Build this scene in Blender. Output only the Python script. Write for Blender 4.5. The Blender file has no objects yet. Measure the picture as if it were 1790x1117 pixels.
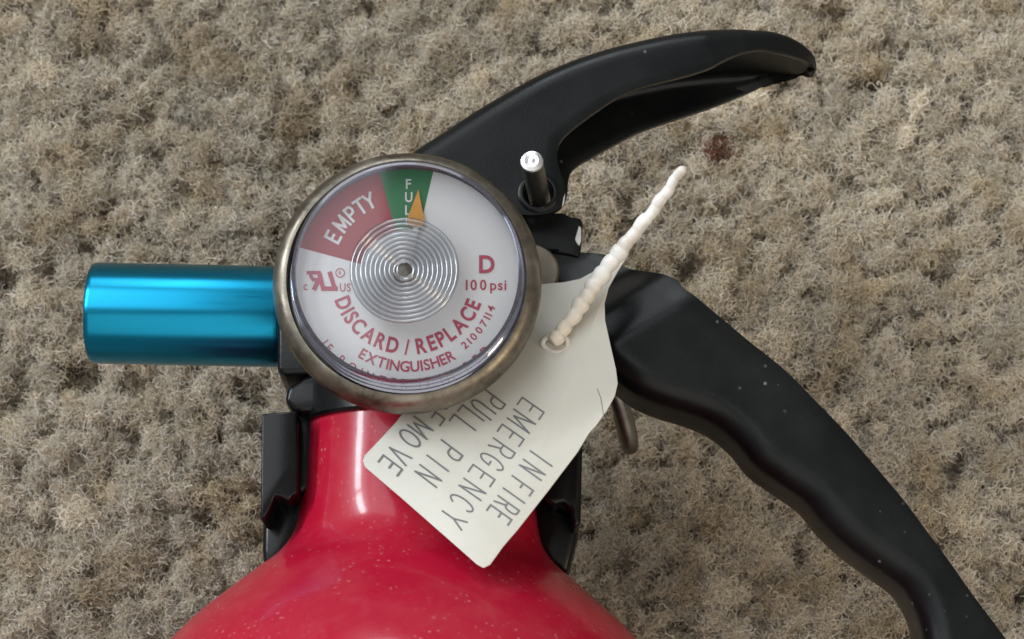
import bpy, bmesh, math, random
import numpy as np
from mathutils import Vector, Matrix, noise as mnoise

random.seed(7)
rng = np.random.default_rng(7)
scene = bpy.context.scene
C = scene.collection
MM = 0.001

# ------------------------------------------------------------------ camera
TILT = math.radians(14.0)
DIST = 360.0                      # mm from the lens to the middle of the picture
PXMM = 0.082                      # mm per photograph pixel at that distance
TGT = Vector((0, 0, 45.0))
VIEW = Vector((0, math.sin(TILT), -math.cos(TILT)))
UPV = Vector((0, math.cos(TILT), math.sin(TILT)))
CAM = TGT - VIEW * DIST
cam_d = bpy.data.cameras.new('camera')
cam_d.sensor_width = 36.0
cam_d.lens = 36.0 * DIST / (1790 * PXMM)
cam_d.clip_start = 0.01
cam_d.clip_end = 50
cam_d.dof.use_dof = True
cam_d.dof.focus_distance = 0.345
cam_d.dof.aperture_fstop = 58.0
cam = bpy.data.objects.new('camera', cam_d)
cam.location = CAM * MM
cam.rotation_euler = (TILT, 0, 0)
C.objects.link(cam)
scene.camera = cam

# ------------------------------------------------------------------ light
world = bpy.data.worlds.new('World')
scene.world = world
world.use_nodes = True
bg = world.node_tree.nodes['Background']
bg.inputs['Color'].default_value = (1.0, 0.95, 0.88, 1)
bg.inputs['Strength'].default_value = 0.27

def area(name, loc, target, sx, sy, power, col):
    d = bpy.data.lights.new(name, 'AREA')
    d.shape = 'RECTANGLE'; d.size = sx; d.size_y = sy
    d.energy = power; d.color = col
    o = bpy.data.objects.new(name, d)
    o.location = loc
    o.rotation_euler = (Vector(target) - Vector(loc)).to_track_quat('-Z', 'Y').to_euler()
    C.objects.link(o)
    return o

# window to the upper left of the picture (two panes), a warm lamp to the right, an added soft fill
WD = Vector((-1.6, 0.70, 1.0)).normalized()
WS = WD.cross(Vector((0, 0, 1))).normalized()
WIN = (0.88, 0.95, 1.0)
area('window_pane_light_near', WD * 2.2 + WS * 0.32, (0, 0, 0.04), 0.56, 0.22, 17, WIN)
area('window_pane_light_far', WD * 2.2 - WS * 0.32, (0, 0, 0.04), 0.56, 0.22, 17, WIN)
area('added_fill_light', (0.3, -1.5, 2.1), (0, 0, 0.03), 3.4, 2.4, 26, (1.0, 0.955, 0.89))  # broad fill added behind the camera to brighten dial and tag
area('warm_lamp', (1.7, -0.9, 1.3), (0, 0, 0.03), 0.45, 0.45, 11, (1.0, 0.80, 0.52))
area('overhead_window_light', (-1.08, 1.0, 2.0), (-1.08, 1.0, 0), 1.84, 2.1, 30, WIN)
area('far_window_light', (-0.30, 1.80, 1.02), (0, 0, 0.04), 0.5, 0.80, 9, WIN)

scene.view_settings.view_transform = 'Standard'
scene.view_settings.look = 'None'
scene.view_settings.exposure = 0.0
scene.view_settings.gamma = 1.0
scene.render.engine = 'CYCLES'
scene.cycles.use_denoising = True
scene.cycles.max_bounces = 8
scene.cycles.transparent_max_bounces = 16
scene.cycles.sample_clamp_indirect = 4.0
try:
    scene.cycles_curves.shape = 'RIBBONS'
    scene.cycles_curves.subdivisions = 2
except Exception:
    pass

# ------------------------------------------------------------------ helpers
def P(px, py, z):
    """point of the place at height z (mm) that the photograph shows at pixel (px, py)"""
    d = VIEW * DIST + Vector((1, 0, 0)) * ((px - 895) * PXMM) + UPV * ((558.5 - py) * PXMM)
    t = (z - CAM.z) / d.z
    return CAM + d * t

def mmpx(p):
    return (Vector(p) - CAM).dot(VIEW) / DIST * PXMM

WORLD_LOC = {}

def link(o, loc, parent):
    WORLD_LOC[o.name] = Vector(loc)
    o.location = loc
    C.objects.link(o)
    if parent is not None:
        o.parent = parent
        o.matrix_parent_inverse = Matrix.Translation(-WORLD_LOC[parent.name])
    return o

def empty(name, loc_mm):
    o = bpy.data.objects.new(name, None)
    o.empty_display_size = 0.02
    return link(o, Vector(loc_mm) * MM, None)

def tag(o, label, cat=None, group=None, kind=None):
    if label: o['label'] = label
    if cat: o['category'] = cat
    if group: o['group'] = group
    if kind: o['kind'] = kind
    return o

def finish(name, me, mat, parent=None, smooth=40):
    """me holds millimetres in place coordinates; becomes one object in metres"""
    n = len(me.vertices)
    co = np.empty(n * 3); me.vertices.foreach_get('co', co)
    co = co.reshape(-1, 3) * MM
    c = (co.min(0) + co.max(0)) / 2
    me.vertices.foreach_set('co', (co - c).ravel())
    me.update()
    if smooth is not None:
        me.shade_smooth()
        me.set_sharp_from_angle(angle=math.radians(smooth))
    me.materials.clear()
    me.materials.append(mat)
    o = bpy.data.objects.new(name, me)
    return link(o, Vector(c), parent)

def mesh_of(verts, faces):
    me = bpy.data.meshes.new('m')
    me.from_pydata([tuple(v) for v in verts], [], faces)
    me.validate()
    return me

def bm_to(bm):
    bmesh.ops.recalc_face_normals(bm, faces=bm.faces)
    me = bpy.data.meshes.new('m'); bm.to_mesh(me); bm.free()
    return me

def apply_mods(me, *mods):
    """mods: (type, dict); returns a new mesh"""
    o = bpy.data.objects.new('tmp', me); C.objects.link(o)
    for t, kw in mods:
        m = o.modifiers.new('m', t)
        for k, v in kw.items(): setattr(m, k, v)
    bpy.context.view_layer.update()
    dg = bpy.context.evaluated_depsgraph_get()
    r = bpy.data.meshes.new_from_object(o.evaluated_get(dg))
    bpy.data.objects.remove(o)
    return r

def catmull(pts, n):
    """resample a polyline through a centripetal-ish spline to n points spaced by arc length"""
    p = np.array([tuple(q)[:len(tuple(q))] for q in pts], float)
    ext = np.vstack([2 * p[0] - p[1], p, 2 * p[-1] - p[-2]])
    out = []
    for i in range(1, len(ext) - 2):
        p0, p1, p2, p3 = ext[i - 1:i + 3]
        for t in np.linspace(0, 1, 14, endpoint=False):
            out.append(0.5 * (2 * p1 + (p2 - p0) * t + (2 * p0 - 5 * p1 + 4 * p2 - p3) * t * t + (3 * p1 - p0 - 3 * p2 + p3) * t ** 3))
    out.append(p[-1]); out = np.array(out)
    s = np.concatenate([[0], np.cumsum(np.linalg.norm(np.diff(out, axis=0), axis=1))])
    u = np.linspace(0, s[-1], n)
    return np.stack([np.interp(u, s, out[:, k]) for k in range(out.shape[1])], 1)

def lathe(profile, origin, axis, seg=96, closed=False):
    """profile: (t along axis, radius) in mm"""
    axis = Vector(axis).normalized(); origin = Vector(origin)
    a = axis.orthogonal().normalized(); b = axis.cross(a)
    V, F = [], []
    for t, r in profile:
        for k in range(seg):
            an = 2 * math.pi * k / seg
            V.append(origin + axis * t + (a * math.cos(an) + b * math.sin(an)) * r)
    n = len(profile)
    for i in range(n - 1 + (1 if closed else 0)):
        j = (i + 1) % n
        for k in range(seg):
            k2 = (k + 1) % seg
            F.append((i * seg + k, i * seg + k2, j * seg + k2, j * seg + k))
    if not closed:
        F.append(tuple(range(seg))[::-1]); F.append(tuple((n - 1) * seg + k for k in range(seg)))
    bm = bmesh.new()
    me = mesh_of(V, F); bm.from_mesh(me)
    bmesh.ops.remove_doubles(bm, verts=bm.verts, dist=1e-4)
    return bm_to(bm)

def prism(pix, z0, z1, bevel=0.5, seg=3):
    """block with a plan traced in the picture at height z1, going down to z0"""
    pts = [P(x, y, z1) for x, y in pix]
    bm = bmesh.new()
    lo = [bm.verts.new((p.x, p.y, z0)) for p in pts]
    hi = [bm.verts.new((p.x, p.y, z1)) for p in pts]
    n = len(pts)
    bm.faces.new(hi); bm.faces.new(lo[::-1])
    for i in range(n):
        bm.faces.new((lo[i], lo[(i + 1) % n], hi[(i + 1) % n], hi[i]))
    me = bm_to(bm)
    return apply_mods(me, ('BEVEL', dict(width=bevel, segments=seg, limit_method='ANGLE', angle_limit=math.radians(25))))

def tube(pts, radii, seg=14, caps=True):
    pts = [Vector(p) for p in pts]
    V, F = [], []
    ref = Vector((0.3, 0.2, 1)).normalized()
    prev = None
    for i, p in enumerate(pts):
        t = (pts[min(i + 1, len(pts) - 1)] - pts[max(i - 1, 0)]).normalized()
        a = (prev - t * prev.dot(t)) if prev is not None else (ref - t * ref.dot(t))
        if a.length < 1e-5: a = t.orthogonal()
        a.normalize(); prev = a
        b = t.cross(a)
        r = radii[i] if hasattr(radii, '__len__') else radii
        for k in range(seg):
            an = 2 * math.pi * k / seg
            V.append(p + (a * math.cos(an) + b * math.sin(an)) * r)
    for i in range(len(pts) - 1):
        for k in range(seg):
            k2 = (k + 1) % seg
            F.append((i * seg + k, i * seg + k2, (i + 1) * seg + k2, (i + 1) * seg + k))
    if caps:
        F.append(tuple(range(seg))[::-1]); F.append(tuple((len(pts) - 1) * seg + k for k in range(seg)))
    bm = bmesh.new(); bm.from_mesh(mesh_of(V, F))
    return bm_to(bm)

def join(meshes):
    bm = bmesh.new()
    for m in meshes: bm.from_mesh(m)
    me = bpy.data.meshes.new('m'); bm.to_mesh(me); bm.free()
    return me

# ------------------------------------------------------------------ materials
def mat(name):
    m = bpy.data.materials.new(name); m.use_nodes = True
    nt = m.node_tree
    return m, nt, nt.nodes['Principled BSDF']

def N(nt, t, **kw):
    n = nt.nodes.new(t)
    for k, v in kw.items():
        if k.startswith('_'): setattr(n, k[1:], v)
        else: n.inputs[k.replace('_', ' ')].default_value = v
    return n

def coords(nt):
    return N(nt, 'ShaderNodeTexCoord').outputs['Object']

def noise(nt, vec, scale, detail=4, rough=0.55):
    n = N(nt, 'ShaderNodeTexNoise', Scale=scale, Detail=detail, Roughness=rough)
    nt.links.new(vec, n.inputs['Vector'])
    return n.outputs['Fac']

def ramp(nt, fac, stops):
    r = nt.nodes.new('ShaderNodeValToRGB')
    el = r.color_ramp.elements
    while len(el) < len(stops): el.new(0.5)
    for e, (p, c) in zip(el, stops):
        e.position = p
        e.color = (c, c, c, 1) if isinstance(c, (int, float)) else (*c, 1)
    nt.links.new(fac, r.inputs['Fac'])
    return r.outputs['Color']

def mixc(nt, fac, a, b):
    m = nt.nodes.new('ShaderNodeMix'); m.data_type = 'RGBA'
    for s, v in ((0, fac), (6, a), (7, b)):
        if hasattr(v, 'links') or hasattr(v, 'is_linked'): nt.links.new(v, m.inputs[s])
        else: m.inputs[s].default_value = v if s == 0 else (*v, 1)
    return m.outputs[2]

def bump(nt, bsdf, height, strength=0.2, dist=0.0002):
    b = N(nt, 'ShaderNodeBump', Strength=strength, Distance=dist)
    nt.links.new(height, b.inputs['Height'])
    nt.links.new(b.outputs['Normal'], bsdf.inputs['Normal'])

def speck(nt, vec, scale, lo, hi):
    """sparse dust specks"""
    v = N(nt, 'ShaderNodeTexVoronoi', Scale=scale, Randomness=1.0)
    nt.links.new(vec, v.inputs['Vector'])
    s = ramp(nt, v.outputs['Distance'], [(lo, 1.0), (hi, 0.0)])
    return s

def mult(nt, a, b):
    m = N(nt, 'ShaderNodeMath', _operation='MULTIPLY')
    for i, v in enumerate((a, b)):
        if hasattr(v, 'is_linked'): nt.links.new(v, m.inputs[i])
        else: m.inputs[i].default_value = v
    return m.outputs[0]

def make_black(name, base=(0.0030, 0.0038, 0.0044), rough=0.31, dust=0.5, fine=2600):
    m, nt, b = mat(name)
    oc = coords(nt)
    n1 = noise(nt, oc, 90, 5)
    sp = mult(nt, speck(nt, oc, 420, 0.04, 0.13), ramp(nt, noise(nt, oc, 60, 3), [(0.54, 0.0), (0.70, dust)]))
    film = ramp(nt, n1, [(0.45, 0.0), (0.80, 0.022)])
    c1 = mixc(nt, film, base, (0.16, 0.15, 0.14))
    nt.links.new(mixc(nt, sp, c1, (0.40, 0.39, 0.36)), b.inputs['Base Color'])
    nt.links.new(ramp(nt, n1, [(0.3, rough - 0.06), (0.75, rough + 0.12)]), b.inputs['Roughness'])
    b.inputs['Specular IOR Level'].default_value = 0.27
    bump(nt, b, noise(nt, oc, fine, 2), 0.18, 0.00008)
    return m

M_BLACK = make_black('black_enamel')
M_BLACK2 = make_black('black_moulded_plastic', base=(0.0032, 0.0032, 0.004), rough=0.27, dust=0.35, fine=1400)

m, nt, b = mat('red_enamel'); M_RED = m
oc = coords(nt)
sp = mult(nt, speck(nt, oc, 900, 0.08, 0.26), ramp(nt, noise(nt, oc, 150, 5), [(0.46, 0.0), (0.64, 0.40)]))
smear = ramp(nt, noise(nt, oc, 110, 9, 0.78), [(0.45, 0.0), (0.75, 0.16)])
c = mixc(nt, smear, (0.41, 0.006, 0.029), (0.55, 0.16, 0.16))
nt.links.new(mixc(nt, sp, c, (0.62, 0.34, 0.31)), b.inputs['Base Color'])
nt.links.new(ramp(nt, noise(nt, oc, 160, 5), [(0.35, 0.24), (0.75, 0.42)]), b.inputs['Roughness'])
b.inputs['Specular IOR Level'].default_value = 0.28
b.inputs['Coat Weight'].default_value = 0.32
b.inputs['Coat Roughness'].default_value = 0.10
bump(nt, b, noise(nt, oc, 500, 2), 0.06, 0.00006)

m, nt, b = mat('blue_anodised_metal'); M_BLUE = m
oc = coords(nt)
mp = N(nt, 'ShaderNodeMapping'); mp.inputs['Scale'].default_value = (60, 900, 900)
nt.links.new(oc, mp.inputs['Vector'])
br = noise(nt, mp.outputs['Vector'], 1.0, 4)
nt.links.new(mixc(nt, br, (0.008, 0.245, 0.42), (0.018, 0.31, 0.52)), b.inputs['Base Color'])
b.inputs['Metallic'].default_value = 1.0
nt.links.new(ramp(nt, br, [(0.3, 0.27), (0.8, 0.36)]), b.inputs['Roughness'])
b.inputs['Anisotropic'].default_value = 0.75
tg = nt.nodes.new('ShaderNodeTangent'); tg.direction_type = 'RADIAL'; tg.axis = 'X'
nt.links.new(tg.outputs['Tangent'], b.inputs['Tangent'])
b.inputs['Anisotropic Rotation'].default_value = 0.25
bump(nt, b, br, 0.05, 0.00005)

m, nt, b = mat('worn_nickel'); M_NICKEL = m
oc = coords(nt)
n1 = noise(nt, oc, 140, 7, 0.7)
nt.links.new(ramp(nt, n1, [(0.32, (0.06, 0.05, 0.036)), (0.55, (0.22, 0.195, 0.158)), (0.75, (0.34, 0.31, 0.27))]), b.inputs['Base Color'])
b.inputs['Metallic'].default_value = 0.95
nt.links.new(ramp(nt, noise(nt, oc, 320, 5), [(0.3, 0.30), (0.75, 0.55)]), b.inputs['Roughness'])
bump(nt, b, noise(nt, oc, 900, 4), 0.25, 0.0001)

def plain(name, col, rough=0.5, metal=0.0, nscale=300, amt=0.12, bmp=0.0):
    m, nt, b = mat(name)
    oc = coords(nt)
    n1 = noise(nt, oc, nscale, 5)
    dark = tuple(v * (1 - amt) for v in col); lite = tuple(min(1, v * (1 + amt)) for v in col)
    nt.links.new(mixc(nt, n1, dark, lite), b.inputs['Base Color'])
    b.inputs['Roughness'].default_value = rough
    b.inputs['Metallic'].default_value = metal
    if bmp: bump(nt, b, n1, bmp, 0.0001)
    return m

M_STEEL = plain('bright_cut_steel', (0.80, 0.81, 0.82), 0.34, 1.0, 1500, 0.2, 0.25)
M_WIRE = plain('dull_steel_wire', (0.27, 0.25, 0.22), 0.38, 1.0, 800, 0.25, 0.2)
M_TAB = plain('dull_bronze_metal', (0.20, 0.175, 0.14), 0.5, 0.8, 500, 0.3, 0.2)
M_CHIP = plain('bare_metal_chip', (0.62, 0.63, 0.60), 0.45, 0.3, 900, 0.2, 0.3)
M_DIAL = plain('dial_white_print', (0.90, 0.915, 0.93), 0.5, 0, 120, 0.04)
M_DRED = plain('dial_red_print', (0.40, 0.045, 0.062), 0.5, 0, 1400, 0.14)
M_DGREEN = plain('dial_green_print', (0.028, 0.225, 0.088), 0.5, 0, 1400, 0.10)
M_INK = plain('red_ink', (0.52, 0.075, 0.14), 0.5, 0, 1500, 0.1)
M_WINK = plain('white_ink', (0.82, 0.84, 0.84), 0.5, 0, 1500, 0.06)
M_NEEDLE = plain('orange_needle_paint', (0.80, 0.36, 0.045), 0.45, 0, 600, 0.1)
M_GREYINK = plain('grey_ink', (0.15, 0.15, 0.155), 0.6, 0, 2500, 0.3)

m, nt, b = mat('cream_tag_plastic'); M_TAG = m
oc = coords(nt)
n1 = noise(nt, oc, 700, 5)
stain = ramp(nt, noise(nt, oc, 45, 4), [(0.45, 0.0), (0.8, 0.35)])
c = mixc(nt, stain, (0.575, 0.56, 0.505), (0.49, 0.455, 0.37))
c = mixc(nt, ramp(nt, n1, [(0.5, 0.0), (0.8, 0.22)]), c, (0.48, 0.44, 0.37))
nt.links.new(c, b.inputs['Base Color'])
b.inputs['Roughness'].default_value = 0.55
b.inputs['Subsurface Weight'].default_value = 0.08
b.inputs['Subsurface Radius'].default_value = (0.001, 0.0008, 0.0005)
bump(nt, b, noise(nt, oc, 400, 4), 0.12, 0.0001)

m, nt, b = mat('white_nylon'); M_NYLON = m
oc = coords(nt)
nt.links.new(mixc(nt, ramp(nt, noise(nt, oc, 160, 4), [(.35, 0.0), (.6, 1.0)]), (0.62, 0.57, 0.49), (0.84, 0.83, 0.82)), b.inputs['Base Color'])
b.inputs['Roughness'].default_value = 0.38
gn = N(nt, 'ShaderNodeTexCoord').outputs['Generated']
sx = N(nt, 'ShaderNodeSeparateXYZ'); nt.links.new(gn, sx.inputs[0])
age = ramp(nt, sx.outputs[0], [(0.05, 0.75), (0.5, 0.0)])
old = b.inputs['Base Color'].links[0].from_socket
nt.links.new(mixc(nt, age, old, (0.62, 0.55, 0.42)), b.inputs['Base Color'])
b.inputs['Subsurface Weight'].default_value = 0.35
b.inputs['Subsurface Radius'].default_value = (0.002, 0.0016, 0.0012)

# clear lens: a thin clear sheet, see-through with a Fresnel reflection
def clear_mat(name, base_refl, tint, rough, gcol=(1, 1, 1), ior=1.5):
    m = bpy.data.materials.new(name); m.use_nodes = True
    nt = m.node_tree; nt.nodes.clear()
    out = nt.nodes.new('ShaderNodeOutputMaterial')
    tr = nt.nodes.new('ShaderNodeBsdfTransparent'); tr.inputs['Color'].default_value = (*tint, 1)
    gl = nt.nodes.new('ShaderNodeBsdfGlossy'); gl.inputs['Color'].default_value = (*gcol, 1); gl.inputs['Roughness'].default_value = rough
    fr = nt.nodes.new('ShaderNodeFresnel'); fr.inputs['IOR'].default_value = ior
    ad = nt.nodes.new('ShaderNodeMath'); ad.operation = 'ADD'; ad.use_clamp = True; ad.inputs[1].default_value = base_refl
    nt.links.new(fr.outputs[0], ad.inputs[0])
    mx = nt.nodes.new('ShaderNodeMixShader')
    nt.links.new(ad.outputs[0], mx.inputs[0]); nt.links.new(tr.outputs[0], mx.inputs[1]); nt.links.new(gl.outputs[0], mx.inputs[2])
    nt.links.new(mx.outputs[0], out.inputs['Surface'])
    return m
M_LENS = clear_mat('clear_plastic_face', 0.0, (1.0, 1.0, 1.0), 0.07)
M_LENSRIM = clear_mat('clear_plastic_rim', 0.30, (0.34, 0.34, 0.39), 0.06, (0.66, 0.68, 0.80))
M_FRES = clear_mat('clear_plastic_rings', 0.20, (0.62, 0.64, 0.66), 0.20, (0.95, 0.96, 1.0))

# ------------------------------------------------------------------ the carpet
def carpet():
    # lumps: jittered centres, each with its own height
    X0, X1, Y0, Y1 = -190.0, 190.0, -150.0, 190.0
    # cheap tileable value noise
    def vnoise(x, y, cell, seed):
        r = np.random.default_rng(seed); G = r.random((256, 256))
        gx, gy = x / cell, y / cell
        ix, iy = np.floor(gx).astype(int), np.floor(gy).astype(int)
        fx, fy = gx - ix, gy - iy
        fx, fy = fx * fx * (3 - 2 * fx), fy * fy * (3 - 2 * fy)
        g = lambda a, b: G[a % 256, b % 256]
        return (g(ix, iy) * (1 - fx) + g(ix + 1, iy) * fx) * (1 - fy) + (g(ix, iy + 1) * (1 - fx) + g(ix + 1, iy + 1) * fx) * fy
    SP = 4.6
    nx, ny = int((X1 - X0) / SP) + 3, int((Y1 - Y0) / SP) + 3
    r2 = np.random.default_rng(11)
    jx, jy = r2.uniform(-.48, .48, (nx, ny)), r2.uniform(-.48, .48, (nx, ny))
    hh = r2.uniform(-1.0, 1.0, (nx, ny)); la = r2.uniform(0, 2 * math.pi, (nx, ny))
    tone = r2.normal(0, 1, (nx, ny))
    def field(x, y):
        wx = x + (vnoise(x, y, 4.5, 1) - .5) * 4.5 + (vnoise(x, y, 2.2, 5) - .5) * 2.0
        wy = y + (vnoise(x, y, 4.5, 2) - .5) * 4.5 + (vnoise(x, y, 2.2, 6) - .5) * 2.0
        gx, gy = (wx - X0) / SP, (wy - Y0) / SP
        ix, iy = np.floor(gx).astype(int), np.floor(gy).astype(int)
        d1 = np.full(x.shape, 9e9); d2 = d1.copy(); bi = np.zeros(x.shape, int); bj = bi.copy()
        for a in (-1, 0, 1):
            for bb in (-1, 0, 1):
                i, j = np.clip(ix + a, 0, nx - 1), np.clip(iy + bb, 0, ny - 1)
                d = np.hypot(gx - (i + .5 + jx[i, j]), gy - (j + .5 + jy[i, j]))
                m = d < d1
                d2 = np.where(m, d1, np.minimum(d2, d)); bi = np.where(m, i, bi); bj = np.where(m, j, bj); d1 = np.where(m, d, d1)
        edge = np.clip((d2 - d1) / 0.34, 0, 1)                       # 0 in the crevice between two tufts
        deep = np.clip(vnoise(x, y, 7.0, 3) * 2.0 - .30, 0.15, 1)     # where the pile has parted
        r1 = np.exp(-((vnoise(x, y, 5.2, 31) + .35 * vnoise(x, y, 2.2, 32) - .68) / .055) ** 2)   # winding partings between rows of tufts
        r2 = np.exp(-((vnoise(x + .6 * y, y, 7.5, 33) + .3 * vnoise(x, y, 2.6, 34) - .64) / .045) ** 2)
        h = -5.6 * np.maximum(r1, r2) * np.clip(vnoise(x, y, 12, 35) * 2.2 - .35, .1, 1) - 5.5 * (1 - edge) ** 1.3 * deep + hh[bi, bj] * .7 - 1.6 * np.clip(d1 / .7, 0, 1.3) ** 2 + (vnoise(x, y, 22, 4) - .5) * 1.6 + (vnoise(x, y, 1.9, 8) - .5) * 1.6 + .3
        return h, edge, bi, bj
    # backing sheet under the pile
    step = 1.6
    gx, gy = np.meshgrid(np.arange(X0, X1 + .1, step), np.arange(Y0, Y1 + .1, step), indexing='ij')
    h = field(gx, gy)[0] - 4.0
    V = np.stack([gx, gy, h], -1).reshape(-1, 3)
    a, bdim = gx.shape
    idx = np.arange(a * bdim).reshape(a, bdim)
    F = np.stack([idx[:-1, :-1], idx[1:, :-1], idx[1:, 1:], idx[:-1, 1:]], -1).reshape(-1, 4)
    me = bpy.data.meshes.new('carpet')
    me.from_pydata(V.tolist(), [], F.tolist())
    m, nt, b = mat('carpet_backing')
    oc = coords(nt)
    nt.links.new(ramp(nt, noise(nt, oc, 400, 5), [(0.3, (0.10, 0.08, 0.06)), (0.7, (0.20, 0.165, 0.125))]), b.inputs['Base Color'])
    b.inputs['Roughness'].default_value = 0.95
    o = finish('carpet', me, m, None, 180)
    tag(o, 'beige and grey brown cut pile carpet floor', 'carpet', kind='structure')

    # pile fibres
    NC, NO = 640000, 170000
    fx0, fy0 = P(-60, 1190, 0), P(1850, -60, 0)
    cx = rng.uniform(fx0.x - 6, fy0.x + 6, NC); cy = rng.uniform(fx0.y - 6, fy0.y + 6, NC)
    ox = rng.uniform(X0 + 2, X1 - 2, NO); oy = rng.uniform(Y0 + 2, Y1 - 2, NO)
    x = np.concatenate([cx, ox]); y = np.concatenate([cy, oy])
    n = len(x)
    h, edge, bi, bj = field(x, y)
    K = 9
    L = rng.uniform(1.9, 4.0, n) * (.62 + .38 * edge)
    az0 = np.where(rng.random(n) < .62, la[bi, bj] + rng.normal(0, .65, n), rng.uniform(0, 2 * math.pi, n))
    om = rng.choice([-1, 1], n) * np.abs(rng.normal(2.2, 1.7, n))
    el0 = rng.uniform(.75, 1.5, n); el1 = rng.normal(.05, .6, n)
    wob = rng.uniform(0, 2 * math.pi, n); woa = rng.uniform(.1, .7, n)
    pos = np.empty((n, K, 3))
    pos[:, 0] = np.stack([x, y, h - 2.4 + rng.normal(0, .5, n)], 1)
    for k in range(1, K):
        t = (k - .5) / (K - 1)
        el = el0 + (el1 - el0) * min(1, t * 1.5) + woa * math.sin(1) * np.sin(wob + t * 7)
        az = az0 + om * t * t * 1.3 + woa * np.cos(wob * 1.7 + t * 6)
        s = L / (K - 1)
        pos[:, k] = pos[:, k - 1] + np.stack([np.cos(el) * np.cos(az) * s, np.cos(el) * np.sin(az) * s, np.sin(el) * s], 1)
    # keep fibres below the things lying on the carpet: none reaches past a few millimetres
    pos[:, :, 2] = np.minimum(pos[:, :, 2], 4.5)
    rad = np.where(np.arange(n) < NC, rng.uniform(.036, .066, n), rng.uniform(.06, .1, n))
    rr = rad[:, None] * np.linspace(1.0, .62, K)[None, :]
    # colour: greyed beige yarn with browner and paler fibres
    cols = np.array([[.57, .495, .395], [.60, .545, .465], [.53, .445, .335], [.46, .37, .265], [.65, .61, .55], [.56, .50, .42]])
    ci = rng.choice(6, n, p=[.34, .22, .18, .07, .04, .15])
    col = np.minimum(cols[ci] * np.array([1.08, 1.105, 1.11]), .86) * np.exp(rng.normal(0, .08, (n, 1))) * np.exp(tone[bi, bj] * .09)[:, None]
    brown = np.clip((vnoise(x, y, 5.5, 21) - .55) * 2.2, 0, 1)[:, None]
    col = col * (1 - brown * np.array([.20, .27, .38]))
    # small dark red-brown stain
    for (sx, sy, r, jit) in ((1262, 252, 1.9, 2.2), (1243, 264, .9, 1.2), (1276, 268, 1.0, 1.4)):
        q = P(sx, sy, 0)
        d = np.hypot(x - q.x, y - q.y) + rng.normal(0, jit * .35, n)
        col[d < r] = np.array([.16, .075, .05]) * np.exp(rng.normal(0, .2, (int((d < r).sum()), 1)))
    hc = bpy.data.hair_curves.new('carpet_pile')
    hc.add_curves([K] * n)
    hc.attributes['position'].data.foreach_set('vector', (pos * MM).astype(np.float32).ravel())
    ra = hc.attributes.get('radius') or hc.attributes.new('radius', 'FLOAT', 'POINT')
    ra.data.foreach_set('value', (rr * MM).astype(np.float32).ravel())
    ca = hc.attributes.new('fibre_colour', 'FLOAT_COLOR', 'CURVE')
    ca.data.foreach_set('color', np.concatenate([col, np.ones((n, 1))], 1).astype(np.float32).ravel())
    m, nt, b = mat('carpet_fibre')
    at = nt.nodes.new('ShaderNodeAttribute'); at.attribute_name = 'fibre_colour'
    nt.links.new(at.outputs['Color'], b.inputs['Base Color'])
    b.inputs['Roughness'].default_value = 0.85
    b.inputs['Specular IOR Level'].default_value = 0.08
    hc.materials.append(m)
    po = bpy.data.objects.new('carpet_pile', hc)
    C.objects.link(po)
    tag(po, 'curly beige and grey carpet fibres covering the floor', 'carpet pile', kind='stuff')
carpet()

# ------------------------------------------------------------------ the fire extinguisher
ZC = 40.0                                     # height of the cylinder's axis as it lies on the carpet
ext = empty('fire_extinguisher', (P(730, 1000, 0).x, P(730, 1000, 0).y, 0))
tag(ext, 'small red fire extinguisher lying on the carpet with black handle and blue nozzle', 'extinguisher')

# --- red cylinder: neck, shoulder and body
A0 = P(740, 715, ZC); AX = (P(722, 1117, ZC) - A0).normalized()
def axis_t(py):
    # distance along the axis of the picture row py
    a, bb = 0.0, 400.0
    f = lambda t: (A0 + AX * t)
    for _ in range(50):
        mid = (a + bb) / 2
        q = f(mid) - CAM
        row = 558.5 - q.dot(UPV) / q.dot(VIEW) * DIST / PXMM
        if row < py: a = mid
        else: bb = mid
    return (a + bb) / 2
prof = [(715, 199), (730, 203), (800, 204), (860, 205), (900, 208), (935, 215), (960, 226), (985, 247), (1010, 278), (1045, 320), (1085, 367), (1117, 399), (1160, 436), (1210, 466), (1265, 484), (1320, 490)]
raw = [(axis_t(py), hw * mmpx(A0 + AX * axis_t(py))) for py, hw in prof]
cur = catmull([(t, r) for t, r in raw], 70)
R_BODY = raw[-1][1]
pf = [(-6.0, raw[0][1] - 1.5)] + [(-1.0, raw[0][1] - .3)] + [tuple(q) for q in cur] + [(raw[-1][0] + 60, R_BODY), (raw[-1][0] + 170, R_BODY), (raw[-1][0] + 176, R_BODY - 4), (raw[-1][0] + 178, R_BODY - 10)]
cyl = finish('cylinder', lathe(pf, A0, AX, 128), M_RED, ext, 50)
cyl['label'] = 'glossy red metal cylinder with narrow neck and dusty shoulder'

# --- black collar above the neck and the valve body
me = lathe([(-11, 15.0), (-10.5, 19.0), (-8.5, 19.0), (-5.0, 18.6), (-3.5, 18.0), (-2, 17.7), (axis_t(752), 17.7), (axis_t(757), 17.4), (axis_t(757), 15.5)], A0, AX, 96)
finish('collar', me, M_BLACK2, ext, 30)
blk = prism([(484, 470), (484, 652), (500, 656), (566, 652), (640, 690), (760, 690), (800, 600), (860, 500), (885, 420), (860, 330), (640, 330), (520, 430)], ZC - 11, ZC + 9, 0.9)
finish('valve_body', blk, M_BLACK2, ext, 30)
finish('collar_flange', prism([(497, 700), (503, 676), (530, 660), (600, 640), (700, 660), (700, 700), (640, 716), (515, 722)], ZC - 8, ZC + 9, 0.8), M_BLACK2, ext, 30)

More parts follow.
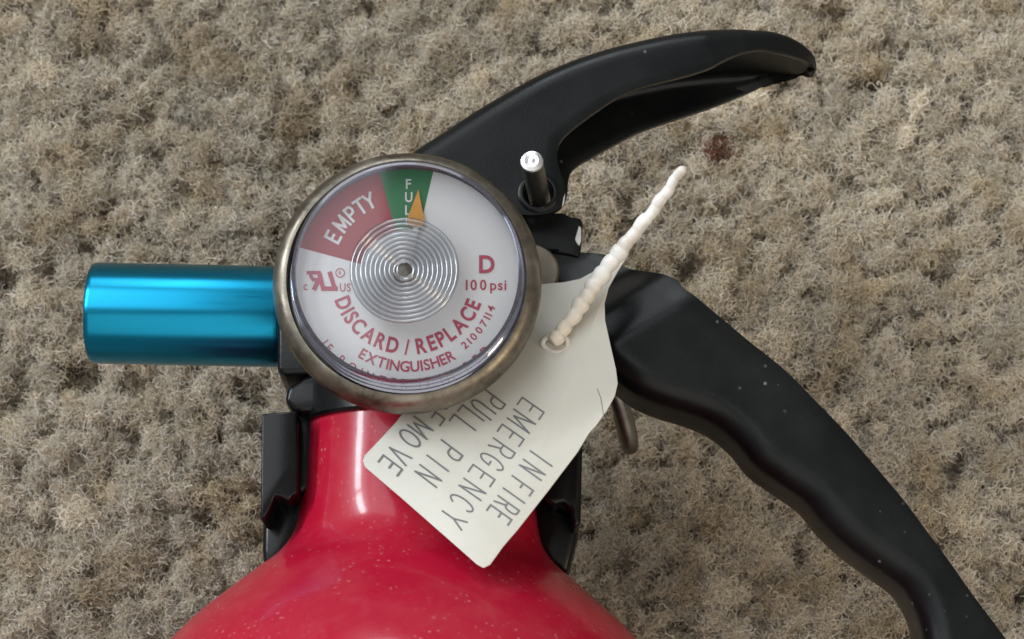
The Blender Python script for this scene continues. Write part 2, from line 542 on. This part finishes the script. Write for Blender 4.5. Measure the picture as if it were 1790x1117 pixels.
# --- plastic guards on both sides of the neck
def guard(parts, name):
    ms = [prism(p, z0, z1, bv) for p, z0, z1, bv in parts]
    return finish(name, join(ms), M_BLACK2, ext, 30)
guard([([(457, 723), (520, 718), (521, 800), (520, 862), (509, 868), (505, 876), (491, 868), (480, 866), (474, 884), (463, 905), (455, 909), (456, 860)], ZC - 16, ZC + 11, 1.3),
       ([(508, 722), (549, 716), (551, 800), (545, 852), (527, 866), (508, 858)], ZC - 16, ZC + 6.0, 1.6),
       ([(459, 880), (540, 850), (535, 905), (512, 965), (462, 1012), (458, 960)], ZC - 14, ZC + 3.0, 1.2)], 'neck_guard')
guard([([(950, 700), (1018, 700), (1018, 790), (1015, 915), (1003, 925), (998, 890), (985, 878), (968, 884), (954, 872)], ZC - 16, ZC + 8, 1.2),
       ([(925, 730), (960, 730), (958, 870), (935, 872)], ZC - 16, ZC + 4.0, 1.4),
       ([(930, 860), (1012, 905), (1009, 940), (992, 1006), (960, 985), (938, 950)], ZC - 14, ZC + 2.5, 1.0)], 'neck_guard')

# --- blue nozzle
n0 = P(159, 547, ZC); n1 = P(492, 553.5, ZC)
nd = (n1 - n0).normalized(); nl = (n1 - n0).length; nr = 88.5 * mmpx((n0 + n1) / 2)
me = lathe([(6, nr * .55), (0.4, nr * .60), (0.0, nr * .64), (0.0, nr * .91), (.15, nr * .955), (.5, nr * .99), (.9, nr), (nl * .5, nr), (nl - .6, nr), (nl, nr * .97), (nl, nr * .55)], n0, nd, 96)
noz = finish('nozzle', me, M_BLUE, ext, 30)
noz['label'] = 'bright blue anodised metal discharge nozzle'

# --- channels: lever and carrying handle
def channel(web_px, edge_px, h, r, zweb, zedge, n=110, thick=1.3, far_px=None, zfar=None):
    W = catmull([(P(x, y, z).x, P(x, y, z).y) for (x, y), z in zip(web_px, zweb)], n)
    E = catmull([(P(x, y, z).x, P(x, y, z).y) for (x, y), z in zip(edge_px, zedge)], n)
    E2 = E if far_px is None else catmull([(P(x, y, z).x, P(x, y, z).y) for (x, y), z in zip(far_px, zfar)], n)
    T = np.gradient(W, axis=0); T /= np.linalg.norm(T, axis=1)[:, None]
    Nn = np.stack([-T[:, 1], T[:, 0]], 1)
    sgn = np.sign(((W - E) * Nn).sum(1).mean()); Nn *= sgn
    V, F = [], []
    for i in range(n):
        s = i / (n - 1)
        hh = h(s)
        rr = min(r(s), hh * .8, np.linalg.norm(W[i] - E[i]) * .8, max(.3, float((W[i] - E2[i]) @ Nn[i])) * .8)
        B = W[i] - Nn[i] * rr
        def half_row(edge):
            row = []
            for f in (0, .25, .5, .75, .93):
                q = edge * (1 - f) + B * f
                row.append((q[0], q[1], hh))
            for a in np.linspace(0, math.pi / 2, 8):
                q = B + Nn[i] * rr * math.sin(a)
                row.append((q[0], q[1], hh - rr + rr * math.cos(a)))
            return row + [(row[-1][0], row[-1][1], (hh - rr) * .35)]
        row = half_row(E[i]) + [(q[0], q[1], -q[2]) for q in half_row(E2[i])[::-1]]
        V += [(q[0], q[1], q[2] + ZC) for q in row]
    m_ = len(V) // n
    for i in range(n - 1):
        for k in range(m_ - 1):
            F.append((i * m_ + k, i * m_ + k + 1, (i + 1) * m_ + k + 1, (i + 1) * m_ + k))
    bm = bmesh.new(); bm.from_mesh(mesh_of(V, F))
    bmesh.ops.recalc_face_normals(bm, faces=bm.faces)
    # make the outside face out: the web must look along +Nn
    bm.normal_update(); bm.faces.ensure_lookup_table()
    mid = bm.faces[(n // 2) * (m_ - 1) + m_ // 2 - 1]
    if mid.normal.x * Nn[n // 2][0] + mid.normal.y * Nn[n // 2][1] < 0:
        bmesh.ops.reverse_faces(bm, faces=bm.faces)
    me = bpy.data.meshes.new('m'); bm.to_mesh(me); bm.free()
    return apply_mods(me, ('SOLIDIFY', dict(thickness=thick, offset=-1.0, use_even_offset=False)),
                      ('BEVEL', dict(width=.22, segments=2, limit_method='ANGLE', angle_limit=math.radians(60))))

sstep = lambda a, b_, x: (lambda t: t * t * (3 - 2 * t))(min(1, max(0, (x - a) / (b_ - a))))

# squeeze lever
LH = 10.4
web = [(1427, 121), (1421, 103), (1392, 76), (1350, 57), (1300, 50), (1240, 51), (1180, 58), (1120, 70), (1060, 85), (1000, 105), (940, 131), (880, 164), (830, 194), (780, 227), (735, 256), (690, 290), (650, 330)]
edg = [(1426.5, 122), (1409, 106), (1370, 92), (1328, 85), (1286, 95), (1236, 119), (1182, 135), (1119, 151), (1077, 170), (1035, 198), (1002, 223), (981, 244), (974, 266), (977, 292), (986, 318), (990, 340), (982, 360), (960, 372), (925, 376), (880, 372), (830, 380)]
lev_h = lambda s: float(np.interp(s, [0, .012, .03, .055, .085, .12, .17, .25, 1], [.35, 2.6, 4.6, 6.4, 8.0, 9.2, 10.0, LH, LH]))
far = [(1426.5, 124), (1405, 131), (1379, 137), (1341, 150), (1286, 174), (1236, 193), (1182, 211), (1119, 233), (1077, 254), (1035, 277), (1010, 292), (998, 304), (993, 320), (991, 345), (982, 365), (960, 376), (925, 380), (880, 376), (830, 384)]
def frac(pts):
    p = np.array(pts, float); d = np.concatenate([[0], np.cumsum(np.linalg.norm(np.diff(p, axis=0), axis=1))])
    return d / d[-1]
me = channel(web, edg, lev_h, lambda s: 2.8, [ZC + max(0.3, lev_h(f) - 2.0) for f in frac(web)], [ZC + lev_h(f) for f in frac(edg)], n=150, far_px=far, zfar=[ZC - lev_h(f) for f in frac(far)])
# drill the pin hole
pin_b = P(941, 337, ZC + LH)
cut = lathe([(-4, 2.15), (4, 2.15)], pin_b, (0, 0, 1), 32)
co = bpy.data.objects.new('cutter', cut); C.objects.link(co)
me = apply_mods(me, ('BOOLEAN', dict(object=co, operation='DIFFERENCE', solver='EXACT')))
bpy.data.objects.remove(co)
lever = finish('squeeze_lever', me, M_BLACK, ext, 38)
lever['label'] = 'curved black metal squeeze lever'
finish('pin_boss', lathe([(-.9, 2.1), (.15, 2.1), (.35, 2.25), (.40, 2.5), (.30, 2.8), (.05, 3.05), (-.9, 3.1)], pin_b, (0, 0, 1), 48, True), M_BLACK, lever, 40)

# carrying handle
HH = 7.8
web = [(880, 470), (925, 535), (978, 600), (1033, 655), (1084, 697), (1112, 716), (1150, 732), (1193, 745), (1237, 764), (1275, 795), (1306, 832), (1349, 864), (1393, 895), (1424, 932), (1462, 969), (1512, 1007), (1555, 1038), (1577, 1069), (1591, 1107), (1600, 1150), (1614, 1210), (1640, 1280)]
edg = [(960, 440), (1010, 440), (1060, 446), (1100, 466), (1166, 475), (1200, 505), (1260, 555), (1310, 597), (1370, 645), (1430, 705), (1480, 757), (1530, 815), (1578, 872), (1620, 928), (1662, 985), (1702, 1042), (1740, 1092), (1775, 1140), (1830, 1220), (1860, 1270)]
def han_h(s):
    # joggled at the valve end, full width along the grip
    return 5.0 + 1.8 * sstep(.06, .13, s) - 0.9 * sstep(.125, .175, s) + 1.9 * sstep(.165, .235, s)
han = channel(web, edg, han_h, lambda s: 3.5, [ZC - HH + 3.5] * 22, [ZC + HH - 2.5] * 3 + [ZC + HH] * 17, n=170, thick=1.6)
handle = finish('carrying_handle', han, M_BLACK, ext, 38)
handle['label'] = 'black carrying handle with finger grips, running to the lower right'

# stamped bracket between lever and handle, with a worn corner
br = prism([(880, 366), (940, 372), (985, 371), (996, 378), (1016, 381), (1019, 392), (1017, 425), (1012, 450), (1000, 447), (905, 431), (870, 430)], ZC - 8, ZC + 5.5, .45)
brk = finish('valve_bracket', br, M_BLACK, ext, 30)
finish('worn_spot', prism([(1012, 394), (1016, 398), (1016, 420), (1013, 430), (1008, 425), (1005, 418), (1009, 404)], ZC + 5.2, ZC + 5.62, .08, 1), M_CHIP, brk, 30)
finish('worn_spot', prism([(985, 345), (988, 338), (986, 356), (982, 362)], ZC + LH - .3, ZC + LH + .08, .03, 1), M_CHIP, lever, 30)

# --- pressure gauge
ZB = 63.0
gc = P(711.5, 492.5, ZB); gs = mmpx(gc)
RB = 235.5 * gs
bez = [(-5.5, RB - 5.0), (-5.0, RB - 3.2), (-3.6, RB - 1.5), (-2.0, RB - .45), (-.5, RB), (.8, RB - .25), (1.8, RB - .9), (2.4, RB - 1.7), (2.45, RB - 2.1), (2.1, RB - 2.3), (.2, RB - 2.35), (.2, RB - 3.0), (-5.5, RB - 6)]
gauge = finish('pressure_gauge', lathe(bez, gc, (0, 0, 1), 160, True), M_NICKEL, ext, 35)
gauge['label'] = 'round pressure gauge with worn nickel bezel, pointer in the green'
finish('gauge_stem', lathe([(-18, 9), (-4.5, 9), (-4.5, 15), (-3.5, RB - 6.2), (-3.4, RB - 6.2), (-3.4, 2)], gc, (0, 0, 1), 64), M_NICKEL, gauge, 30)
sb = P(926, 474, 50)
finish('gauge_tab', lathe([(-4, 4.2), (-.4, 4.2), (0, 3.9), (.05, 2)], sb, (0, 0, 1), 48), M_TAB, gauge, 30)
ZD = ZB + 1.2
RD = RB - 2.3
dc = Vector((gc.x, gc.y, ZD))
finish('dial', lathe([(-.5, RD - .3), (0, RD - .3), (.001, .5)], dc, (0, 0, 1), 128), M_DIAL, gauge, 30)
DCX, DCY = 714.0, 484.0                       # dial centre in the picture
dctr = P(DCX, DCY, ZD)

def sector(a0, a1, r1, z, material, name):
    V = []; n = 40; r0 = 86 * gs
    for i in range(n + 1):
        a = math.radians(a0 + (a1 - a0) * i / n)
        for r in (r0, r1): V.append((dctr.x + r * math.cos(a), dctr.y + r * math.sin(a), z))
    F = [(2 * i, 2 * i + 1, 2 * i + 3, 2 * i + 2) for i in range(n)]
    return finish(name, mesh_of(V, F), material, gauge, None)
def ang(px, py):
    q = P(px, py, ZD) - dctr
    return math.degrees(math.atan2(q.y, q.x))
sector(ang(662, 297), ang(525, 433), RD - .45, ZD + .05, M_DRED, 'empty_sector')
sector(ang(758, 297), ang(662, 297), RD - .45, ZD + .05, M_DGREEN, 'full_sector')

# --- printed lettering on the dial
_glyphs = {}
def glyph(ch, bold):
    key = (ch, bold)
    if key in _glyphs: return _glyphs[key]
    cu = bpy.data.curves.new('t', 'FONT'); cu.body = ch; cu.size = 1.0; cu.offset = bold; cu.resolution_u = 4
    o = bpy.data.objects.new('t', cu); C.objects.link(o)
    bpy.context.view_layer.update()
    dg = bpy.context.evaluated_depsgraph_get()
    me = bpy.data.meshes.new_from_object(o.evaluated_get(dg))
    bpy.data.objects.remove(o)
    v = np.array([q.co[:] for q in me.vertices]) if len(me.vertices) else np.zeros((0, 3))
    f = [tuple(p.vertices) for p in me.polygons]
    _glyphs[key] = (v, f)
    return v, f
CAPH = 0.727                                     # cap height of the built-in face at size 1

class Ink:
    def __init__(self, z): self.V, self.F, self.z = [], [], z
    def add(self, ch, px, py, rot, caph, xs=0.8, bold=0.015, shear=0.0, mirror=False):
        """glyph centred at picture pixel (px, py), turned rot degrees anticlockwise, caph pixels tall"""
        v, f = glyph(ch, bold)
        if not len(v): return
        c = np.array([(v[:, 0].min() + v[:, 0].max()) / 2, CAPH / 2])
        k = caph / CAPH; a = math.radians(rot)
        o = len(self.V); self.z += .0008
        for q in v:
            gx, gy = (q[0] - c[0]) * xs * k, (q[1] - c[1]) * k
            if mirror: gx = -gx
            gx += gy * shear
            X, Y = gx * math.cos(a) - gy * math.sin(a), gx * math.sin(a) + gy * math.cos(a)
            p = P(px + X, py - Y, self.z)
            self.V.append((p.x, p.y, self.z))
        self.F += [tuple(o + i for i in g) for g in f]
    def arc(self, text, r, a0, a1, caph, up=False, **kw):
        """letters along a circle round the dial centre; angles in degrees clockwise from straight down (or up)"""
        w = []
        for ch in text:
            v, _ = glyph(ch, kw.get('bold', .015))
            w.append((v[:, 0].max() - v[:, 0].min() if len(v) else .25) + .16)
        cum = np.cumsum([0] + w); mid = [(cum[i] + cum[i + 1]) / 2 for i in range(len(w))]
        lo, hi = mid[0], mid[-1]
        for ch, m_ in zip(text, mid):
            a = a0 + (a1 - a0) * (m_ - lo) / (hi - lo)
            ar = math.radians(a)
            if up: self.add(ch, DCX + r * math.sin(ar), DCY - r * math.cos(ar), -a, caph, **kw)
            else: self.add(ch, DCX + r * math.sin(ar), DCY + r * math.cos(ar), a, caph, **kw)
    def line(self, text, x0, x1, y, caph, **kw):
        w = []
        for ch in text:
            v, _ = glyph(ch, kw.get('bold', .015))
            w.append((v[:, 0].max() - v[:, 0].min() if len(v) else .2) + .14)
        cum = np.cumsum([0] + w); tot = cum[-1] - .14
        for i, ch in enumerate(text):
            m_ = (cum[i] + cum[i + 1] - .14) / 2
            self.add(ch, x0 + (x1 - x0) * m_ / tot, y, 0, caph, **kw)
    def strokes(self, polys, width):
        """polylines given in picture pixels, drawn as mitred ribbons"""
        for pl in polys:
            p = np.array(pl, float); n = len(p); o = len(self.V)
            self.z += .0015
            for i in range(n):
                d1 = p[i] - p[i - 1] if i else p[1] - p[0]
                d2 = p[i + 1] - p[i] if i < n - 1 else d1
                d1 = d1 / np.linalg.norm(d1); d2 = d2 / np.linalg.norm(d2)
                nn = np.array([-(d1 + d2)[1], (d1 + d2)[0]]); nn /= (np.linalg.norm(nn) + 1e-9)
                k = width / 2 / max(.5, abs(nn @ np.array([-d1[1], d1[0]])))
                for s in (1, -1):
                    q = self.place(*(p[i] + nn * k * s))
                    self.V.append(q)
            for i in range(n - 1):
                self.F.append((o + 2 * i, o + 2 * i + 1, o + 2 * i + 3, o + 2 * i + 2))
    def place(self, x, y):
        q = P(x, y, self.z); return (q.x, q.y, self.z)
    def build(self, name, material, parent):
        bm = bmesh.new(); bm.from_mesh(mesh_of(self.V, self.F))
        for f in bm.faces:
            f.normal_update()
            if f.normal.z < 0: f.normal_flip()
        me = bpy.data.meshes.new('m'); bm.to_mesh(me); bm.free()
        return finish(name, me, material, parent, None)

ink = Ink(ZD + .09)
ink.arc('DISCARD', 121.5, -68, -13.0, 27, xs=.80, bold=.030)
ink.add('/', 711.5, 606, 0, 26, xs=.8, bold=.02)
ink.arc('REPLACE', 121.5, 10.5, 67, 27, xs=.80, bold=.030)
ink.arc('EXTINGUISHER', 156, -30.5, 28, 19, xs=.96, bold=.020)
ink.arc('21007114', 154, 39.5, 69, 13.5, xs=1.08, bold=.016)
ink.arc('IF POINTER IS IN RED', 186, -52, 46, 17, xs=.85, bold=.012)
ink.add('D', 851, 461, 0, 31, xs=.92, bold=.03)
ink.line('100', 814, 851, 497.5, 18.5, xs=.92, bold=.018)
ink.line('psi', 857, 885, 497.5, 18.5, xs=.98, bold=.014)
ink.add('c', 534, 499, 0, 16, xs=.85, bold=.006)
ink.line('US', 594, 613, 502, 15, xs=.80, bold=.006)
ink.add('R', 594.5, 477, 0, 7.5, bold=.004)
circ = [(594.5 + 7.6 * math.cos(a), 477 + 7.6 * math.sin(a)) for a in np.linspace(0, 2 * math.pi, 25)]
ink.strokes([circ], 1.6)
cr = lambda pts: [(500 + x / 5.077, 460 + y / 5.077) for x, y in pts]
ink.strokes([cr([(183, 84), (308, 84)]), cr([(214, 84), (222, 120), (240, 146), (300, 146)])], 6.0)
ink.strokes([cr([(296, 90), (328, 226), (458, 226)]), cr([(385, 76), (428, 214)]), cr([(283, 158), (246, 238)])], 7.6)
ink.build('red_lettering', M_INK, gauge)
ink = Ink(ZD + .09)
ink.add('F', 714, 321, 0, 17.5, xs=.95, bold=.02); ink.add('U', 714.5, 344, 0, 17.5, xs=.85, bold=.02)
ink.add('L', 713, 367, 0, 17.5, xs=.9, bold=.02); ink.add('L', 713, 386, 0, 13, xs=.9, bold=.02)
ink.strokes([[(707, 292), (716, 291)], [(719, 291), (729, 292)]], 4.5)
ink.build('white_lettering', M_WINK, gauge)

# needle
zt = ZD + .9
tip = P(731.5, 331, zt); q1 = P(711, 384, zt); q2 = P(742, 386, zt)
def flat(V, t=.3):
    n = len(V)
    V = V + [Vector((v.x, v.y, v.z - t)) for v in V]
    F = [tuple(range(n)), tuple(range(2 * n - 1, n - 1, -1))] + [(i, i + n, (i + 1) % n + n, (i + 1) % n) for i in range(n)]
    bm = bmesh.new(); bm.from_mesh(mesh_of(V, F))
    return bm_to(bm)
finish('needle', flat([tip, q2, P(738, 398, zt), P(718, 396, zt), q1]), M_NEEDLE, gauge, 20)
finish('needle_arm', flat([P(733, 396, zt), P(712, 480, zt), P(705, 478, zt), P(723, 395, zt)], .25), M_DIAL, gauge, 20)

# clear lens: ridged rim, flat face, moulded rings over the pointer's hub
ZL = ZB + 6.6
lc = P(714.5, 471.5, ZL); RL = 199.5 * mmpx(lc)
lc0 = Vector((gc.x, gc.y, ZL)); off = (lc - lc0) * .5
lc = Vector((gc.x + off.x, gc.y + off.y, ZL))
rimp = [(.55 - 6.0, RB - 2.42)]
for k in range(4):
    z = -5.2 + k * 1.15; r = RB - 2.42 - k * .24
    rimp += [(z, r - .28), (z + .35, r + .05), (z + .7, r + .02), (z + .8, r - .30)]
rimp += [(-.75, RL + .25), (-.3, RL + .12), (0.0, RL - .25)]
def open_lathe(profile, o, seg=160):
    V, F = [], []
    for t, r in profile:
        for k in range(seg):
            a = 2 * math.pi * k / seg
            V.append((o.x + r * math.cos(a), o.y + r * math.sin(a), o.z + t))
    for i in range(len(profile) - 1):
        for k in range(seg):
            k2 = (k + 1) % seg
            F.append((i * seg + k, i * seg + k2, (i + 1) * seg + k2, (i + 1) * seg + k))
    return mesh_of(V, F)
finish('lens_rim', open_lathe(rimp, lc), M_LENSRIM, gauge, 50)
face = [(-.02, RL - .25)] + [(.35 * (1 - (f ** 2)), (RL - .25) * f) for f in np.linspace(.97, .02, 24)]
face[0] = (0, RL - .25)
finish('lens', open_lathe(face, lc), M_LENS, gauge, 80)
fc = P(707, 472.5, ZL + .5); RF = 96 * mmpx(fc)
rp = []
NR = 10
for k in range(NR):
    r0 = RF * (1 - k / (NR + 1.6)); dr = RF / (NR + 1.6)
    for j in range(6):
        u = j / 6
        rp.append((.30 * math.sin(math.pi * u) ** 1.0, r0 - dr * u))
rp.append((.25, rp[-1][1] - .15))
finish('lens_rings', open_lathe(rp, fc, 128), M_FRES, gauge, 80)
finish('pointer_hub', lathe([(-.1, 1.5), (.5, 1.45), (.7, 1.1), (.7, .3)], P(707, 478, ZD + 1.2), (0, 0, 1), 24), M_WIRE, gauge, 30)

# ------------------------------------------------------------------ pull pin with its ring
pin_t = P(929.5, 282, ZC + LH + 11.5)
pin_root = empty('pull_pin', (pin_b.x, pin_b.y, ZC - 16))
tag(pin_root, 'steel safety pin with bright cut end standing in the hole of the black lever', 'safety pin')
dirp = (pin_t - pin_b).normalized()
bot = pin_b - dirp * 24
lp = (pin_t - bot).length
shaft = finish('pin_shaft', lathe([(0, 1.0), (.3, 1.5), (lp - .35, 1.55), (lp - .3, 1.56)], bot, dirp, 32), M_WIRE, pin_root, 40)
finish('cut_end', lathe([(-.3, 1.56), (-.08, 1.62), (.12, 1.5), (.30, 1.0), (.22, .5), (.34, .1)], pin_t, dirp, 20), M_STEEL, pin_root, 25)
# ring: wire running under the handle, its far bend showing beside the tag
e1, e0 = P(1101, 776, 24), P(1062, 655, 27)
ring = [bot, bot + Vector((2, -3, -2)), P(985, 480, 19), P(1030, 580, 19), Vector((e0.x, e0.y, 31)), Vector((e1.x - .7, e1.y + 2.5, 27)), Vector((e1.x, e1.y, 23.5)), Vector((e1.x + .15, e1.y + 1.5, 18.5)), Vector((e1.x - .6, e1.y + 5.0, 17)), Vector((e0.x + 1.2, e0.y + 3, 17.5)), P(1010, 560, 15), P(960, 470, 16), bot + Vector((-1.5, -2, -1.5))]
finish('pull_ring', tube([Vector(p) for p in catmull([tuple(p) for p in ring], 90)], 1.35, 16), M_WIRE, pin_root, 60)

# ------------------------------------------------------------------ paper-like seal tag with its beaded tail
_t0, _t1, _t2 = P(634, 805, 59.8), P(845, 993, 67.3), P(1075, 650, 58.6)
_tn = (_t1 - _t0).cross(_t2 - _t0).normalized()
def ztag(px, py):
    """height of the tag's flat upper face where the picture shows pixel (px, py)"""
    d = P(px, py, 0) - CAM
    return (CAM + d * ((_t0 - CAM).dot(_tn) / d.dot(_tn))).z
outline = [(637, 796), (634, 806), (638, 816), (700, 869), (790, 948), (833, 986), (845, 993), (857, 987), (880, 955), (905, 926), (960, 856), (1010, 790), (1030, 757), (1042, 744), (1060, 719), (1075, 692), (1080, 670), (1077, 645), (1068, 606), (1058, 560), (1057, 530), (1064, 503), (1080, 474), (1097, 448), (1106, 420), (1096, 414), (1082, 424), (1058, 452), (1038, 474), (1014, 487), (985, 493), (948, 496), (880, 500), (830, 560), (760, 650), (690, 740), (662, 770)]
pl = [P(x, y, ztag(x, y)) for x, y in outline]
seal = empty('seal_tag', tuple(P(870, 780, 55)))
tag(seal, 'cream pull pin tag with grey lettering and white beaded tail hanging beside the gauge', 'tag')
bm = bmesh.new()
top = [bm.verts.new(p) for p in pl]
f = bm.faces.new(top)
res = bmesh.ops.extrude_face_region(bm, geom=[f])
bmesh.ops.translate(bm, verts=[v for v in res['geom'] if isinstance(v, bmesh.types.BMVert)], vec=(0, 0, -.55))
me = bm_to(bm)
me = apply_mods(me, ('BEVEL', dict(width=.14, segments=2, limit_method='ANGLE', angle_limit=math.radians(50))))
plate = finish('tag_plate', me, M_TAG, seal, 30)

class TagInk(Ink):
    def strokes(self, polys, width):
        out = []
        for pl in polys:
            cur = [np.array(pl[0], float)]
            for i in range(1, len(pl)):
                p = np.array(pl[i], float); cur.append(p)
                if i < len(pl) - 1:
                    d1 = p - np.array(pl[i - 1]); d2 = np.array(pl[i + 1]) - p
                    if d1 @ d2 / (np.linalg.norm(d1) * np.linalg.norm(d2)) < .55:
                        out.append(cur); cur = [p.copy()]
            out.append(cur)
        for c in out:
            for e, f in ((0, 1), (-1, -2)):
                d = c[e] - c[f]; c[e] = c[e] + d / np.linalg.norm(d) * width * .42
        Ink.strokes(self, out, width)
    def place(self, x, y):
        z = ztag(x, y) + self.z
        q = P(x, y, z); return (q.x, q.y, q.z)
ST = {  # single-stroke capitals in a 1 x 1 box, y up
 'I': [[(.5, 0), (.5, 1)]], 'N': [[(.1, 0), (.1, 1), (.9, 0), (.9, 1)]], 'F': [[(.1, 0), (.1, 1), (.9, 1)], [(.1, .52), (.7, .52)]],
 'E': [[(.9, 0), (.1, 0), (.1, 1), (.9, 1)], [(.1, .52), (.75, .52)]], 'R': [[(.1, 0), (.1, 1), (.65, 1), (.88, .88), (.88, .62), (.65, .5), (.1, .5)], [(.5, .5), (.92, 0)]],
 'P': [[(.1, 0), (.1, 1), (.65, 1), (.88, .88), (.88, .58), (.65, .46), (.1, .46)]],
 'M': [[(.05, 0), (.05, 1), (.5, .15), (.95, 1), (.95, 0)]], 'G': [[(.9, .82), (.72, .97), (.4, 1), (.16, .82), (.08, .5), (.16, .18), (.4, 0), (.72, .03), (.92, .2), (.92, .48), (.55, .48)]],
 'C': [[(.9, .82), (.72, .97), (.4, 1), (.16, .82), (.08, .5), (.16, .18), (.4, 0), (.72, .03), (.9, .18)]],
 'Y': [[(.05, 1), (.5, .5), (.95, 1)], [(.5, .5), (.5, 0)]], 'U': [[(.1, 1), (.1, .25), (.28, .02), (.72, .02), (.9, .25), (.9, 1)]],
 'L': [[(.1, 1), (.1, 0), (.9, 0)]], 'O': [[(.5, 1), (.2, .88), (.07, .5), (.2, .12), (.5, 0), (.8, .12), (.93, .5), (.8, .88), (.5, 1), (.42, .98)]], 'V': [[(.05, 1), (.5, 0), (.95, 1)]],
}
def bow(cx, cy, rx, ry, a0, a1, n=16):
    return [(cx + rx * math.cos(math.radians(a0 + (a1 - a0) * i / n)), cy + ry * math.sin(math.radians(a0 + (a1 - a0) * i / n))) for i in range(n + 1)]
ST['O'] = [bow(.5, .5, .44, .5, 90, 450, 28)]
ST['C'] = [bow(.52, .5, .44, .5, 42, 318, 22)]
ST['G'] = [bow(.52, .5, .44, .5, 42, 325, 22) + [(.93, .46), (.56, .46)]]
ST['P'] = [[(.1, 0), (.1, 1)], [(.1, 1), (.55, 1)] + bow(.58, .735, .32, .265, 80, -80) + [(.55, .47), (.1, .47)]]
ST['R'] = ST['P'] + [[(.5, .47), (.92, 0)]]
ST['U'] = [[(.1, 1), (.1, .3)] + bow(.5, .32, .4, .32, 190, 350) + [(.9, .3), (.9, 1)]]
ST['T'] = [[(0, 1), (1, 1)], [(.5, 1), (.5, 0)]]
class DialInk(TagInk):
    place = Ink.place
ei = DialInk(ZD + .09)
for ch, a, w in zip('EMPTY', (-62, -51.5, -42.2, -34.4, -27.2), (14.5, 19, 15, 15, 16.5)):
    ar = math.radians(a)
    c = np.array([DCX + 149 * math.sin(ar), DCY - 149 * math.cos(ar)])
    d = np.array([math.cos(ar), math.sin(ar)]); up = np.array([math.sin(ar), -math.cos(ar)])
    for pl_ in ST[ch]:
        ei.strokes([[tuple(c + d * (x - .5) * w + up * (y - .5) * 25) for x, y in pl_]], 4.8)
ei.build('empty_lettering', M_WINK, gauge)
ti = TagInk(.03)
def tagline(text, centres, caph, wid, d):
    d = np.array(d) / np.linalg.norm(d); up = np.array([d[1], -d[0]])
    for ch, c in zip(text, centres):
        w = wid * (.25 if ch == 'I' else 1.15 if ch in 'MO' else 1)
        for pl_ in ST[ch]:
            ti.strokes([[tuple(np.array(c) + d * (x - .5) * w + up * (y - .5) * caph) for x, y in pl_]], 3.0)
z5 = lambda pts: [(640 + x / 3.491, 680 + y / 3.491) for x, y in pts]
tagline('EMERGENCY', z5([(1004, 118), (948, 196), (882, 282), (828, 366), (768, 443), (704, 528), (648, 612), (584, 695), (532, 790)]), 46, 18.5, (-.57, .82))
tagline('IN', z5([(1068, 424), (1014, 493)]), 46, 15, (-.58, .815))
tagline('FIRE', z5([(944, 590), (902, 650), (858, 712), (812, 768)]), 45, 14, (-.58, .815))
tagline('PULL', z5([(770, 65), (712, 122), (640, 165), (588, 222)]), 46, 17, (-.60, .80))
tagline('PIN', z5([(508, 378), (436, 452), (378, 530)]), 46, 18, (-.60, .80))
tagline('REMOVE', z5([(440, 70), (408, 160), (330, 236), (266, 300), (200, 400), (146, 466)]), 41, 18, (-.60, .80))
ti.build('lettering', M_GREYINK, seal)
# stray hair on the tag, drawn as a thin line
cz = TagInk(.03); cz.strokes([[(1044, 679), (1050, 695), (1053, 712), (1056, 732)]], 1.2)
cz.build('stray_hair', M_GREYINK, seal)

# beaded tail: pulled through the tag and sticking up
tp = [(962, 598, 1.2), (985, 572, 1.6), (1010, 540, 2.2), (1040, 500, 3.4), (1068, 462, 5.0), (1092, 430, 7), (1118, 395, 10), (1150, 353, 13), (1176, 318, 16), (1197, 290, 18.5)]
path = catmull([tuple(P(x, y, ztag(x, y) + dz)) for x, y, dz in tp], 220)
rad = []
for i in range(220):
    s = i / 219
    rb = np.interp(s, [0, .25, .42, .52, .62, .85, 1], [1.10, 1.20, 1.30, 1.16, .96, .82, .62])
    ph = s * 17 * math.pi + .5 * math.sin(s * 23)
    amp = np.interp(s, [0, .45, .6, 1], [.26, .20, .10, .07])
    u = (ph / math.pi) % 1
    k = rb * (1 - amp + amp * (math.sin(math.pi * u ** 1.5)) ** .7) * (1 + .07 * math.sin(int(ph / math.pi) * 2.4 + 1))
    if s > .972: k *= math.sqrt(max(.02, 1 - ((s - .972) / .028) ** 2))
    rad.append(k)
_w = np.linspace(0, 1, 220)
path[:, 0] += np.sin(_w * 53) * .09 + np.sin(_w * 9 + 1) * .22
path[:, 1] += np.sin(_w * 47 + 2) * .06
bt = finish('beaded_tail', tube([Vector(p) for p in path], rad, 20), M_NYLON, seal, 75)
hc_ = P(972, 600, ztag(972, 600) + .3)
tor = []
for i in range(49):
    a = 2 * math.pi * i / 48
    tor.append(hc_ + Vector((math.cos(a) * (1.6 + .25 * math.sin(2.3 * a + 1) * math.sin(a / 2)), math.sin(a) * 1.25, -.1 + .12 * math.sin(3 * a))))
finish('tail_eyelet', tube(tor, .40, 10, False), M_TAG, seal, 75)
